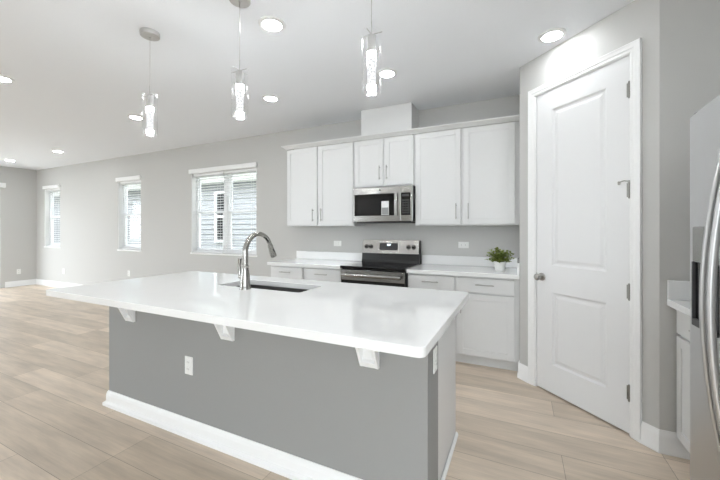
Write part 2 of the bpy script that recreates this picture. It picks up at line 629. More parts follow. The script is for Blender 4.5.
# hinges
for hz in (2.225, 1.58, 0.924, 0.274):
    mb = MB(DM)
    mb.cyl((0.9015, -0.006, hz - 0.05), (0.9015, -0.006, hz + 0.05), 0.0065, seg=12)
    mb.box(0.885, 0.905, -0.0025, 0.001, hz - 0.045, hz + 0.045)
    for k in (-0.052, 0.052):
        mb.cyl((0.9015, -0.006, hz + k - 0.003), (0.9015, -0.006, hz + k + 0.003), 0.0045, seg=10)
    mb.build('hinge', M['nickel_dark'], d1, smooth=True)
# hinge pin door stop on the second hinge
mb = MB(DM)
mb.tube([(0.9015, -0.006, 1.636), (0.886, -0.03, 1.64), (0.866, -0.045, 1.632)], 0.004, 8)
mb.cyl((0.866, -0.045, 1.632), (0.855, -0.028, 1.624), 0.008, 0.009, seg=12)
mb.cyl((0.9015, -0.006, 1.628), (0.9015, -0.006, 1.642), 0.009, seg=12)
mb.build('door_stop', M['nickel'], d1, smooth=True)
# knob
mb = MB(DM)
mb.lathe([(0, 0.0), (0.032, 0.0), (0.032, -0.006), (0.026, -0.010), (0.012, -0.012), (0.0105, -0.030), (0.020, -0.036), (0.027, -0.046), (0.028, -0.056), (0.023, -0.066), (0.012, -0.071), (0, -0.072)], (0.236, 0.0, 0.935), 28, 'y')
mb.build('knob', M['nickel'], d1, smooth=True)
mb = MB(DM)
mb.box(0.181, 0.1845, -0.001, 0.024, 0.905, 0.965)
mb.build('latch_plate', M['nickel_dark'], d1)

# ------------------------------------------------------------------ windows with frames and panes (setting)
def window(idx, x0, x1, z0, z1, twin):
    w = setting('window_%d' % idx, ((x0 + x1) / 2, YB + 0.1, z0))
    # painted liner of the reveal
    mb = MB()
    mb.box(x0, x0 + 0.006, YB + 0.001, YB + 0.11, z0, z1)
    mb.box(x1 - 0.006, x1, YB + 0.001, YB + 0.11, z0, z1)
    mb.box(x0, x1, YB + 0.001, YB + 0.11, z1 - 0.006, z1)
    mb.build('reveal_liner', M['trim'], w)
    mb = MB()
    mb.box(x0 - 0.015, x1 + 0.015, YB - 0.014, YB + 0.11, z0 - 0.022, z0 + 0.004, 0.004)
    mb.build('sill', M['trim'], w)
    units = [(x0 + 0.006, (x0 + x1) / 2 - 0.03), ((x0 + x1) / 2 + 0.03, x1 - 0.006)] if twin else [(x0 + 0.006, x1 - 0.006)]
    zm = 1.612
    mb = MB()
    f = 0.034
    for (a, b) in units:
        mb.box(a, a + f, YB + 0.095, YB + 0.155, z0 + 0.004, z1 - 0.006, 0.003)
        mb.box(b - f, b, YB + 0.095, YB + 0.155, z0 + 0.004, z1 - 0.006, 0.003)
        mb.box(a + f, b - f, YB + 0.095, YB + 0.155, z1 - 0.006 - f, z1 - 0.006, 0.003)
        mb.box(a + f, b - f, YB + 0.095, YB + 0.155, z0 + 0.004, z0 + 0.004 + f, 0.003)
    if twin:
        mb.box((x0 + x1) / 2 - 0.03, (x0 + x1) / 2 + 0.03, YB + 0.085, YB + 0.155, z0 + 0.004, z1 - 0.006, 0.003)
    mb.build('window_frame', M['vinyl'], w)
    for (a, b) in units:
        s = 0.03
        a2, b2 = a + f, b - f
        mb = MB()       # upper sash, outer track
        zt = z1 - 0.006 - f
        mb.box(a2, a2 + s * 0.7, YB + 0.125, YB + 0.150, zm, zt, 0.002)
        mb.box(b2 - s * 0.7, b2, YB + 0.125, YB + 0.150, zm, zt, 0.002)
        mb.box(a2, b2, YB + 0.125, YB + 0.150, zt - s * 0.7, zt, 0.002)
        mb.box(a2, b2, YB + 0.125, YB + 0.150, zm, zm + 0.04, 0.002)
        us = mb.build('upper_sash', M['vinyl'], w)
        MB().box(a2 + 0.01, b2 - 0.01, YB + 0.136, YB + 0.139, zm + 0.01, zt - 0.01).build('pane', M['pane'], us)
        mb = MB()       # lower sash, inner track
        zb = z0 + 0.004 + f
        mb.box(a2, a2 + s, YB + 0.097, YB + 0.124, zb, zm + 0.035, 0.002)
        mb.box(b2 - s, b2, YB + 0.097, YB + 0.124, zb, zm + 0.035, 0.002)
        mb.box(a2 + s, b2 - s, YB + 0.097, YB + 0.124, zm - 0.005, zm + 0.035, 0.002)
        mb.box(a2 + s, b2 - s, YB + 0.097, YB + 0.124, zb, zb + 0.045, 0.002)
        mb.box((a2 + b2) / 2 - 0.03, (a2 + b2) / 2 + 0.03, YB + 0.092, YB + 0.10, zm + 0.018, zm + 0.034, 0.002)
        ls = mb.build('lower_sash', M['vinyl'], w)
        MB().box(a2 + s - 0.008, b2 - s + 0.008, YB + 0.110, YB + 0.113, zb + 0.02, zm).build('pane', M['pane'], ls)
    return w

for i, (a, b, c, d) in enumerate(WIN):
    window(i + 1, a, b, c, d, i == 2)

def sliding_door(idx, axis, pos, a0, a1, ztop, sgn):
    """Two-leaf glazed patio door; axis 'x' means it lies along x at y=pos."""
    if axis == 'x':
        mtx = Matrix.Translation((0, pos, 0))
        c = ((a0 + a1) / 2, pos, 0)
    else:
        mtx = Matrix(((0, 1, 0, pos), (1, 0, 0, 0), (0, 0, 1, 0), (0, 0, 0, 1)))
        c = (pos, (a0 + a1) / 2, 0)
    r = setting('door_%d' % idx, c)
    mb = MB(mtx)
    mb.box(a0, a0 + 0.04, -0.05, 0.05, 0, ztop)
    mb.box(a1 - 0.04, a1, -0.05, 0.05, 0, ztop)
    mb.box(a0, a1, -0.05, 0.05, ztop - 0.04, ztop)
    mb.box(a0, a1, -0.05, 0.05, 0, 0.025)
    mb.build('door_frame', M['vinyl'], r)
    mid = (a0 + a1) / 2
    for (s, e, y) in ((a0 + 0.04, mid + 0.03, 0.02), (mid - 0.03, a1 - 0.04, -0.02)):
        mb = MB(mtx)
        mb.box(s, s + 0.06, y - 0.016, y + 0.016, 0.03, ztop - 0.045)
        mb.box(e - 0.06, e, y - 0.016, y + 0.016, 0.03, ztop - 0.045)
        mb.box(s, e, y - 0.016, y + 0.016, ztop - 0.115, ztop - 0.045)
        mb.box(s, e, y - 0.016, y + 0.016, 0.03, 0.12)
        leaf = mb.build('door_leaf', M['vinyl'], r)
        mb = MB(mtx)
        mb.box(s + 0.05, e - 0.05, y - 0.002, y + 0.002, 0.11, ztop - 0.105)
        mb.build('pane', M['pane'], leaf)
    return r
sliding_door(2, 'y', XL - 0.08, SLIDE[0], SLIDE[1], SLIDE[3], 1)
sliding_door(5, 'y', XR + 0.08, RIGHT_FILL[0], RIGHT_FILL[1], RIGHT_FILL[3], 1)  # unseen door, added for daylight from the right
sliding_door(3, 'x', YF - 0.08, FRONT_FILL[0][0], FRONT_FILL[0][1], FRONT_FILL[0][3], 1)  # unseen door, added for daylight from behind the camera
sliding_door(4, 'x', YF - 0.08, FRONT_FILL[1][0], FRONT_FILL[1][1], FRONT_FILL[1][3], 1)  # second unseen door added for daylight, near the right corner

# ------------------------------------------------------------------ outside
struct(MB().box(-26, XL - T - 0.02, YB - 0.1, YB + T, -0.3, 2.9).build('wall_sky_blocker', M['siding']))  # unseen wall added to keep sky light off the neighbour's siding
struct(MB().box(-60, 40, 4.6, 60, -0.32, -0.3).build('floor_lawn', M['lawn']))
struct(MB().box(-60, 40, -40, YF - 0.3, -0.32, -0.2).build('floor_patio', M['patio']))
struct(MB().box(XR + 0.3, 40, YF - 0.3, 4.6, -0.32, -0.2).build('floor_side_path', M['patio']))
struct(MB().box(-60, XL - 0.3, YF - 0.3, 4.6, -0.32, -0.2).build('floor_terrace', M['patio']))
nh = thing('neighbor_house', 'neighbouring house with pale grey lap siding outside the windows', 'house', (-16, 7.4, -0.3))
mb = MB()
z = -0.3
while z < 2.75:         # lap boards, each leaning out at its foot
    mb.prism([(7.37, z), (7.40, z + 0.155), (7.46, z + 0.155), (7.46, z)], 'x', -34, -3.2)
    z += 0.15
mb.box(-34, -3.2, 7.46, 7.6, -0.3, 2.8)
mb.build('siding_wall', M['siding'], nh)
MB().box(-34.4, -2.8, 6.95, 7.0, 2.70, 2.88).build('fascia', M['fascia'], nh)
MB().box(-34.4, -2.8, 7.0, 7.5, 2.74, 2.77).build('soffit', M['vinyl'], nh)
MB().prism([(6.93, 2.88), (6.93, 2.93), (12.0, 5.0), (12.0, 4.9)], 'x', -34.4, -2.8).build('roof', M['roof'], nh)
for (a, b, c, d) in ((-8.38, -7.72, 0.95, 2.50),):
    mb = MB()
    for q in ((a, a + 0.07, c, d), (b - 0.07, b, c, d), (a + 0.07, b - 0.07, d - 0.07, d), (a + 0.07, b - 0.07, c, c + 0.07), (a + 0.07, b - 0.07, (c + d) / 2 - 0.03, (c + d) / 2 + 0.03)):
        mb.box(q[0], q[1], 7.30, 7.38, q[2], q[3])
    wf = mb.build('window_frame', M['vinyl'], nh)
    MB().box(a + 0.05, b - 0.05, 7.345, 7.36, c + 0.05, d - 0.05).build('pane', M['window_glass_dark'], wf)

# ------------------------------------------------------------------ blinds
def blind(x0, x1, z0, z1, label, twin):
    t = thing('window_blind', label, 'blind', ((x0 + x1) / 2, YB + 0.03, z1), 'white slatted blinds in the windows')
    mb = MB()
    mb.box(x0 - 0.035, x1 + 0.02, YB - 0.034, YB - 0.012, z1 - 0.005, z1 + 0.068, 0.004)
    mb.box(x0 - 0.0345, x0 - 0.02, YB - 0.013, YB - 0.001, z1 - 0.005, z1 + 0.068, 0.003)
    mb.box(x1 + 0.005, x1 + 0.0195, YB - 0.013, YB - 0.001, z1 - 0.005, z1 + 0.068, 0.003)
    mb.build('valance', M['trim'], t)
    mid = (x0 + x1) / 2
    secs = [(x0 + 0.014, mid - 0.012), (mid + 0.012, x1 - 0.014)] if twin else [(x0 + 0.014, x1 - 0.014)]
    for (a, b) in secs:
        mb = MB()
        mb.box(a, b, YB + 0.03, YB + 0.08, z1 - 0.05, z1 - 0.008, 0.003)
        mb.build('headrail', M['blind'], t)
        mb = MB()
        z = z0 + 0.06
        while z < z1 - 0.06:
            n = 4
            for k in range(n):      # gently crowned slat
                u0, u1 = k / n, (k + 1) / n
                h0, h1 = 0.004 * math.sin(PI * u0), 0.004 * math.sin(PI * u1)
                ya, yb = YB + 0.034 + 0.046 * u0, YB + 0.034 + 0.046 * u1
                mb.prism([(ya, z + h0), (yb, z + h1), (yb, z + h1 + 0.003), (ya, z + h0 + 0.003)], 'x', a, b)
            z += 0.0445
        mb.build('slats', M['blind'], t)
        MB().box(a, b, YB + 0.034, YB + 0.08, z0 + 0.012, z0 + 0.034, 0.004).build('bottom_rail', M['blind'], t)
        mb = MB()
        for cx in (a + 0.12, b - 0.12):
            mb.cyl((cx, YB + 0.031, z0 + 0.03), (cx, YB + 0.031, z1 - 0.04), 0.0012, seg=6)
            mb.cyl((cx, YB + 0.083, z0 + 0.03), (cx, YB + 0.083, z1 - 0.04), 0.0012, seg=6)
        mb.build('ladder_cord', M['blind'], t)
    mb = MB()
    mb.cyl((x0 + 0.06, YB + 0.026, z1 - 0.05), (x0 + 0.06, YB + 0.026, z1 - 0.62), 0.004, seg=8)
    mb.build('tilt_wand', M['blind'], t)
    return t
blind(*WIN[0], 'white slatted blind in the farthest narrow window near the room corner', False)
blind(*WIN[1], 'white slatted blind in the middle narrow window of the long grey wall', False)
blind(*WIN[2], 'wide white slatted blind in the double window behind the faucet', True)

dv = thing('door_valance', 'white valance at the head of the sliding door on the far end wall', 'valance', (XL + 0.06, 2.2, 2.285))
mb = MB()
mb.box(XL + 0.085, XL + 0.105, 0.93, 3.425, 2.285, 2.390, 0.004)
mb.box(XL + 0.002, XL + 0.09, 3.405, 3.425, 2.285, 2.390, 0.003)
mb.box(XL + 0.002, XL + 0.09, 0.93, 0.95, 2.285, 2.390, 0.003)
mb.build('fascia_board', M['trim'], dv)
MB().box(XL + 0.02, XL + 0.07, 0.96, 3.40, 2.32, 2.36, 0.003).build('track', M['blind'], dv)

# ------------------------------------------------------------------ cabinets
def shaker(mb, x0, x1, z0, z1, y, t=0.02, rail=0.056):
    """Shaker front in the x-z plane, front face at y, thickness t behind it."""
    mb.box(x0, x0 + rail, y, y + t, z0, z1, 0.0016, 1)
    mb.box(x1 - rail, x1, y, y + t, z0, z1, 0.0016, 1)
    mb.box(x0 + rail, x1 - rail, y, y + t, z1 - rail, z1, 0.0016, 1)
    mb.box(x0 + rail, x1 - rail, y, y + t, z0, z0 + rail, 0.0016, 1)
    mb.box(x0 + rail - 0.004, x1 - rail + 0.004, y + 0.006, y + t - 0.001, z0 + rail - 0.004, z1 - rail + 0.004)

def pull(mtx, x, z, y, length, vertical, parent):
    mb = MB(mtx)
    r, off, L = 0.0052, 0.032, length / 2
    if vertical:
        mb.cyl((x, y - off, z - L), (x, y - off, z + L), r, seg=12)
        for s in (-1, 1): mb.cyl((x, y, z + s * L * 0.76), (x, y - off, z + s * L * 0.76), r * 0.9, seg=10)
    else:
        mb.cyl((x - L, y - off, z), (x + L, y - off, z), r, seg=12)
        for s in (-1, 1): mb.cyl((x + s * L * 0.76, y, z), (x + s * L * 0.76, y - off, z), r * 0.9, seg=10)
    return mb.build('handle', M['nickel'], parent, smooth=True)

YU = 3.668      # face of the upper doors
def upper(x0, x1, z0, z1, doors, label, pulls, filler=None):
    t = thing('upper_cabinet', label, 'cabinet', ((x0 + x1) / 2, YB, z0), 'white wall cabinets above the counter')
    mb = MB()
    mb.box(x0, x1, YU + 0.022, YB - 0.002, z0, z1)
    if filler: mb.box(x1, filler, YU + 0.022, YU + 0.06, z0, z1)
    mb.build('cabinet_body', M['cabinet'], t)
    for (a, b), px, pz in zip(doors, *pulls):
        mb = MB()
        shaker(mb, a, b, z0 + 0.014, z1 - 0.006, YU)
        d = mb.build('door', M['cabinet'], t)
        pull(None, px, pz, YU, 0.165, True, d)
    return t
upper(-2.845, -1.828, 1.372, 2.403, [(-2.835, -2.362), (-2.334, -1.842)], 'left white wall cabinet with two doors beside the wide window', ((-2.412, -2.288), (1.515, 1.515)))
upper(-1.826, -1.064, 1.826, 2.403, [(-1.815, -1.448), (-1.424, -1.076)], 'short white wall cabinet with two doors directly above the microwave', ((-1.482, -1.392), (1.995, 1.995)))
upper(-1.062, -0.025, 1.372, 2.403, [(-1.050, -0.562), (-0.532, -0.038)], 'right white wall cabinet with two doors beside the pantry corner', ((-0.607, -0.482), (1.522, 1.522)), filler=0.002)
CROWN = [(0.0, 2.4035), (0.004, 2.4035), (0.010, 2.409), (0.024, 2.422), (0.046, 2.436), (0.052, 2.440), (0.052, 2.452), (0.0, 2.452)]
cr = thing('crown_molding', 'thin white crown molding running along the top of the wall cabinets', 'molding', (-1.42, YU, 2.4035))
def crown_run(path, a0, a1):
    """One straight run with mitre-cut ends (a0, a1: ends that are mitred outward)."""
    (xa, ya), (xb, yb) = path
    d = Vector((xb - xa, yb - ya)).normalized()
    nrm = Vector((-d.y, d.x)) * CROWN_SIDE
    mb = MB()
    A, B = [], []
    for (o, z) in CROWN:
        p = Vector((xa, ya)) + nrm * o - d * (o if a0 else 0)
        q = Vector((xb, yb)) + nrm * o + d * (o if a1 else 0)
        A.append(mb.bm.verts.new((p.x, p.y, z)))
        B.append(mb.bm.verts.new((q.x, q.y, z)))
    k = len(CROWN)
    for i in range(k):
        j = (i + 1) % k
        mb.bm.faces.new((A[i], A[j], B[j], B[i]))
    mb.bm.faces.new(A)
    mb.bm.faces.new(B[::-1])
    return mb
CROWN_SIDE = -1
crown_run(((-2.846, YU + 0.002), (0.002, YU + 0.002)), True, False).build('front_run', M['cabinet'], cr)
crown_run(((-2.846, YB - 0.001), (-2.846, YU + 0.002)), False, True).build('end_return', M['cabinet'], cr)
tag(MB().box(-1.744, -1.108, 3.70, YB - 0.001, 2.4035, H - 0.001, 0.002).build('vent_chase_box', M['cabinet']), 'plain white boxed vent chase between the wall cabinets and the ceiling', 'duct cover')

YD = 3.378      # face of the base cabinet doors
def base_cabinet(x0, x1, fronts, label, end_left=False, filler=None):
    t = thing('base_cabinet', label, 'cabinet', ((x0 + x1) / 2, YB, 0), 'white base cabinets along the kitchen wall')
    mb = MB()
    mb.box(x0, x1, YD + 0.022, YB - 0.002, 0.10, 0.875)
    if filler: mb.box(x1, filler, YD + 0.022, YD + 0.06, 0.10, 0.875)
    mb.build('cabinet_body', M['cabinet'], t)
    MB().box(x0, filler or x1, YD + 0.085, YD + 0.10, 0.0, 0.10).build('toe_kick', M['cabinet'], t)
    for (a, b, hx) in fronts:
        mb = MB()
        mb.box(a, b, YD, YD + 0.02, 0.722, 0.858, 0.002, 2)
        d = mb.build('drawer', M['cabinet'], t)
        pull(None, (a + b) / 2, 0.80, YD, 0.165, False, d)
        mb = MB()
        shaker(mb, a, b, 0.115, 0.704, YD)
        d = mb.build('door', M['cabinet'], t)
        pull(None, hx, 0.60, YD, 0.165, True, d)
    return t
base_cabinet(-2.886, -1.836, [(-2.868, -2.388, -2.43), (-2.356, -1.852, -2.31)], 'white base cabinet with two drawers left of the range')
base_cabinet(-1.058, -0.028, [(-1.044, -0.582, -0.62), (-0.550, -0.040, -0.512)], 'white base cabinet with two drawers right of the range', filler=0.002)

def counter(name, label, parts):
    t = thing(name, label, 'countertop', parts[0][1])
    for (nm, _, boxes) in parts:
        mb = MB()
        for b in boxes: mb.box(*b, 0.003, 2)
        mb.build(nm, M['quartz'], t)
    return t
counter('countertop', 'white quartz countertop with low backsplash left of the range', [
    ('slab', (-2.37, 3.67, 0.876), [(-2.908, -1.834, 3.353, YB - 0.002, 0.876, 0.914)]),
    ('backsplash', None, [(-2.908, -1.834, YB - 0.022, YB - 0.002, 0.9145, 1.022)])])
counter('countertop', 'white quartz countertop under the potted plant right of the range', [
    ('slab', (-0.53, 3.67, 0.876), [(-1.060, 0.002, 3.353, YB - 0.002, 0.876, 0.914)]),
    ('backsplash', None, [(-1.060, -0.019, YB - 0.022, YB - 0.002, 0.9145, 1.022)]),
    ('side_splash', None, [(-0.018, 0.002, 3.353, YB - 0.002, 0.9145, 1.022)])])

# ------------------------------------------------------------------ range
X0, X1 = -1.832, -1.064
rg = thing('electric_range', 'stainless and black freestanding electric range under the microwave', 'stove', ((X0 + X1) / 2, 3.68, 0))
mb = MB()
mb.box(X0 + 0.004, X1 - 0.004, 3.372, 3.985, 0.02, 0.895, 0.003)
for (fx, fy) in ((X0 + 0.05, 3.42), (X1 - 0.05, 3.42), (X0 + 0.05, 3.93), (X1 - 0.05, 3.93)):
    mb.cyl((fx, fy, 0), (fx, fy, 0.03), 0.018, seg=12)
mb.build('oven_body', M['black'], rg)
ct = MB().box(X0, X1, 3.322, 3.985, 0.893, 0.921, 0.007, 3).build('cooktop', M['black_glass'], rg)
for (bx, by, r) in ((-1.64, 3.48, 0.105), (-1.26, 3.48, 0.085), (-1.64, 3.76, 0.085), (-1.26, 3.76, 0.105)):
    mb = MB()
    for rr in (r, r * 0.62):
        mb.lathe([(rr - 0.003, 0.9212), (rr, 0.9212), (rr, 0.9216), (rr - 0.003, 0.9216)], (bx, by, 0), 40, closed=True)
    mb.build('burner', M['burner'], ct)
# backguard: black riser and tilted stainless console
mb = MB()
mb.prism([(3.885, 0.9195), (3.985, 0.9195), (3.985, 1.195), (3.955, 1.197), (3.925, 1.035), (3.905, 1.03), (3.898, 0.95)], 'x', X0 + 0.006, X1 - 0.006, 0.003)
bg = mb.build('backguard', M['black'], rg)
def con(y, z, o):       # a point on the console face, o in front of it
    return y - o * 0.983, z + o * 0.18
mb = MB()
mb.prism([(3.924, 1.031), (3.953, 1.194), (3.945, 1.196), (3.912, 1.031)], 'x', X0 + 0.004, X1 - 0.022, 0.002)
mb.build('console_panel', M['steel'], bg)
CON_N = Vector((0, -0.98, 0.195)).normalized()
def console_point(x, z):
    k = (z - 1.031) / (1.196 - 1.031)
    return Vector((x, 3.912 + k * 0.033, z))
for kx in (-1.772, -1.712, -1.215, -1.150):
    p = console_point(kx, 1.112)
    mb = MB()
    mb.cyl(p - CON_N * 0.001, p + CON_N * 0.004, 0.027, seg=24)
    mb.cyl(p + CON_N * 0.004, p + CON_N * 0.026, 0.022, 0.019, seg=24)
    u = Vector((1, 0, 0))
    kn = mb.build('knob', M['black'], rg, smooth=True)
    mb = MB()
    mb.box(kx - 0.002, kx + 0.002, 0, 0.0012, 0.004, 0.018)
    for v in mb.bm.verts:
        q = v.co.copy()
        up = Vector((0, 0.195, 0.98)).normalized()
        v.co = p + CON_N * (0.0255 + q.y) + Vector((q.x - kx, 0, 0)) + up * q.z
    mb.build('pointer', M['off_white'], kn)
def console_plate(x0, x1, z0, z1, o0, o1):
    mb = MB()
    a, b = console_point(x0, z0), console_point(x0, z1)
    c, d = console_point(x1, z1), console_point(x1, z0)
    lo = [mb.bm.verts.new(q + CON_N * o0) for q in (a, b, c, d)]
    hi = [mb.bm.verts.new(q + CON_N * o1) for q in (a, b, c, d)]
    mb.bm.faces.new(lo); mb.bm.faces.new(hi)
    for i in range(4):
        j = (i + 1) % 4
        mb.bm.faces.new((lo[i], lo[j], hi[j], hi[i]))
    return mb
dp = console_plate(-1.592, -1.352, 1.072, 1.158, -0.001, 0.003).build('display', M['dark_grey'], rg)
console_plate(-1.492, -1.448, 1.128, 1.148, 0.003, 0.0036).build('clock_digits', M['lcd'], dp)
for i in range(5):
    for j in range(2):
        if i == 2 and j == 1: continue
        console_plate(-1.575 + i * 0.045, -1.548 + i * 0.045, 1.084 + j * 0.034, 1.10 + j * 0.034, 0.003, 0.0036).build('button', M['slot'], dp)
# oven door, handle, drawer
od = MB().box(X0 + 0.008, X1 - 0.008, 3.335, 3.372, 0.20, 0.885, 0.004).build('oven_door', M['black_glass'], rg)
MB().box(X0 + 0.008, X1 - 0.008, 3.328, 3.336, 0.765, 0.878, 0.003).build('door_rail', M['steel'], od)
MB().box(X0 + 0.10, X1 - 0.10, 3.331, 3.336, 0.33, 0.68, 0.002).build('oven_window', M['window_glass_dark'], od)
mb = MB()
mb.cyl((X0 + 0.04, 3.286, 0.825), (X1 - 0.04, 3.286, 0.825), 0.019, seg=20)
for hx in (X0 + 0.07, X1 - 0.07): mb.cyl((hx, 3.33, 0.825), (hx, 3.288, 0.825), 0.009, seg=12)
mb.build('door_handle', M['steel'], od, smooth=True)
MB().box(X0 + 0.008, X1 - 0.008, 3.338, 3.372, 0.035, 0.19, 0.004).build('storage_drawer', M['steel'], rg)

# ------------------------------------------------------------------ microwave
mw = thing('microwave', 'stainless over-the-range microwave with dark window under the short wall cabinet', 'microwave', (-1.44, YB, 1.42))
MX0, MX1, MZ0, MZ1 = -1.808, -1.068, 1.417, 1.823
MB().box(MX0, MX1, 3.625, YB - 0.002, MZ0, MZ1, 0.003).build('casing_body', M['black'], mw)
md = MB().box(MX0, -1.205, 3.600, 3.626, MZ0 + 0.004, MZ1 - 0.004, 0.004).build('door', M['steel'], mw)
MB().box(MX0 + 0.024, -1.282, 3.597, 3.602, 1.489, 1.742, 0.002).build('door_window', M['black_glass'], md)
MB().box(MX0 + 0.075, -1.335, 3.5955, 3.5975, 1.505, 1.69, 0.001).build('window_mesh', M['window_glass_dark'], md)
st = MB().box(-1.435, -1.345, 3.5940, 3.5956, 1.495, 1.655).build('pale_panel', M['off_white'], md)  # flat off-white panel on the microwave window, grey in its lower half
MB().box(-1.431, -1.349, 3.5930, 3.5942, 1.50, 1.58).build('grey_panel', M['print'], st)
mb = MB()
mb.box(-1.270, -1.240, 3.578, 3.588, 1.486, 1.745, 0.004, 3)
for hz in (1.505, 1.725): mb.box(-1.264, -1.246, 3.585, 3.602, hz - 0.012, hz + 0.012)
mb.build('door_handle', M['steel'], md, smooth=True)
cp = MB().box(-1.204, MX1, 3.600, 3.626, MZ0 + 0.004, MZ1 - 0.004, 0.004).build('control_panel', M['steel'], mw)
MB().box(-1.198, -1.092, 3.597, 3.602, 1.489, 1.742, 0.002).build('keypad', M['black_glass'], cp)
for i in range(3):
    for j in range(6):
        MB().box(-1.186 + i * 0.03, -1.165 + i * 0.03, 3.5962, 3.5972, 1.51 + j * 0.028, 1.524 + j * 0.028).build('button', M['slot'], cp)
MB().box(-1.184, -1.108, 3.5962, 3.5972, 1.70, 1.725).build('display', M['slot'], cp)
mb = MB()
mb.lathe([(0, 3.5985), (0.012, 3.5985), (0.012, 3.600), (0, 3.600)], (-1.455, 0, 1.784), 24, 'y')
mb.build('badge', M['dark_grey'], md)
MB().box(MX0 + 0.03, MX1 - 0.03, 3.64, 3.96, MZ0 - 0.012, MZ0 + 0.001, 0.003).build('vent_grille', M['dark_grey'], mw)

# ------------------------------------------------------------------ kitchen island
IX0, IX1, IY0, IYM, IY1 = -2.81, -0.368, 1.478, 1.69, 2.225
isl = thing('kitchen_island', 'grey paneled kitchen island base with white baseboard in the foreground', 'kitchen island', ((IX0 + IX1) / 2, 1.85, 0))
MB().box(IX0, IX1, IY0, IYM, 0, 0.874, 0.002).build('knee_wall', M['island'], isl)
mb = MB()       # hollow cabinet shell behind the knee wall, open under the sink
mb.box(IX0 + 0.01, IX0 + 0.03, IYM, IY1, 0.0, 0.875)
mb.box(IX1 - 0.022, IX1 - 0.004, IYM + 0.0015, IY1, 0.0, 0.875)
mb.box(IX0 + 0.03, IX1 - 0.022, IY1 - 0.02, IY1, 0.10, 0.875)
mb.box(IX0 + 0.03, IX1 - 0.022, IYM, IY1 - 0.02, 0.10, 0.12)
mb.box(IX0 + 0.03, IX1 - 0.022, IY1 - 0.09, IY1 - 0.075, 0.0, 0.10)
mb.build('cabinet_body', M['cabinet'], isl)
mb = MB()       # fronts towards the range
n = 5
wI = (IX1 - IX0 - 0.06) / n
for k in range(n):
    a = IX0 + 0.03 + k * wI + 0.012
    b = a + wI - 0.024
    R180 = Matrix.Translation((a + b, 0, 0)) @ Matrix.Diagonal((-1, 1, 1, 1))
    mb = MB(Matrix.Translation((0, 2 * IY1, 0)) @ Matrix.Diagonal((1, -1, 1, 1)))
    shaker(mb, a, b, 0.115, 0.858, IY1 - 0.02)
    d = mb.build('door', M['cabinet'], isl)
    pull(Matrix.Translation((0, 2 * IY1, 0)) @ Matrix.Diagonal((1, -1, 1, 1)), a + 0.04 if k % 2 else b - 0.04, 0.72, IY1 - 0.02, 0.165, True, d)
IB = [(0, 0), (0.030, 0), (0.030, 0.022), (0.014, 0.034), (0.014, 0.078), (0.010, 0.096), (0.004, 0.108), (0, 0.108)]
MB().sweep([(IX0, IY1 - 0.01), (IX0, IY0), (IX1, IY0), (IX1, IY0 + 0.06)], IB, 1).build('baseboard', M['trim'], isl)
MB().sweep([(IX1, IY0 + 0.06), (IX1, IY1 - 0.004)], [(0, 0), (0.014, 0), (0.013, 0.010), (0.008, 0.018), (0, 0.022)], 1).build('shoe_strip', M['trim'], isl)
def bracket(cx):
    """Countertop support: back plate, top plate and a sloping hollow wedge between."""
    mb = MB()
    w = 0.048
    zt, zb, d = 0.8745, 0.665, 0.105
    mb.box(cx - w, cx + w, IY0 - 0.010, IY0, zb, zt, 0.002)
    mb.box(cx - w, cx + w, IY0 - d, IY0 - 0.0102, zt - 0.014, zt, 0.002)
    for k in (-1, 1):
        x0, x1 = (cx - w, cx - w + 0.012) if k < 0 else (cx + w - 0.012, cx + w)
        mb.prism([(IY0 - 0.0102, zb + 0.0005), (IY0 - 0.0102, zt - 0.0142), (IY0 - d, zt - 0.0142), (IY0 - d, zt - 0.028), (IY0 - 0.022, zb + 0.014), (IY0 - 0.016, zb + 0.0005)], 'x', x0, x1)
    mb.prism([(IY0 - 0.0102, zb + 0.001), (IY0 - 0.0102, zb + 0.036), (IY0 - 0.027, zb + 0.026), (IY0 - 0.020, zb + 0.012), (IY0 - 0.015, zb + 0.001)], 'x', cx - w + 0.0122, cx + w - 0.0122)
    return mb.build('support_bracket', M['trim'], isl)
for cx in (-2.530, -1.575, -0.648): bracket(cx)

# island countertop with a sink cut-out and rounded corners
CX0, CX1, CY0, CY1 = -2.932, -0.297, 1.141, 2.300
SX0, SX1, SY0, SY1 = -2.035, -1.297, 1.805, 2.105
ic = thing('island_countertop', 'large white polished quartz island countertop with a sink cutout', 'countertop', (-1.6, 1.72, 0.876))
def rounded(x0, x1, y0, y1, r, n=6):
    pts = []
    for (cx, cy, a0) in ((x1 - r, y1 - r, 0), (x0 + r, y1 - r, 90), (x0 + r, y0 + r, 180), (x1 - r, y0 + r, 270)):
        for k in range(n + 1):
            a = math.radians(a0 + 90 * k / n)
            pts.append((cx + r * math.cos(a), cy + r * math.sin(a)))
    return pts
mb = MB()
outer = rounded(CX0, CX1, CY0, CY1, 0.03)
inner = rounded(SX0, SX1, SY0, SY1, 0.02)
ed = 0.003
def ringv(pts, z): return [mb.bm.verts.new((p[0], p[1], z)) for p in pts]
o_t = ringv(rounded(CX0 + ed, CX1 - ed, CY0 + ed, CY1 - ed, 0.027), 0.914)
o_m = ringv(outer, 0.914 - ed)
o_b = ringv(outer, 0.876)
i_t = ringv(rounded(SX0 - ed, SX1 + ed, SY0 - ed, SY1 + ed, 0.023), 0.914)
i_m = ringv(inner, 0.914 - ed)
i_b = ringv(inner, 0.876)
N = len(outer)
for (a, b) in ((o_t, o_m), (o_m, o_b), (o_b, i_b), (i_b, i_m), (i_m, i_t), (i_t, o_t)):
    for k in range(N):
        j = (k + 1) % N
        mb.bm.faces.new((a[k], a[j], b[j], b[k]))
mb.build('slab', M['quartz'], ic)

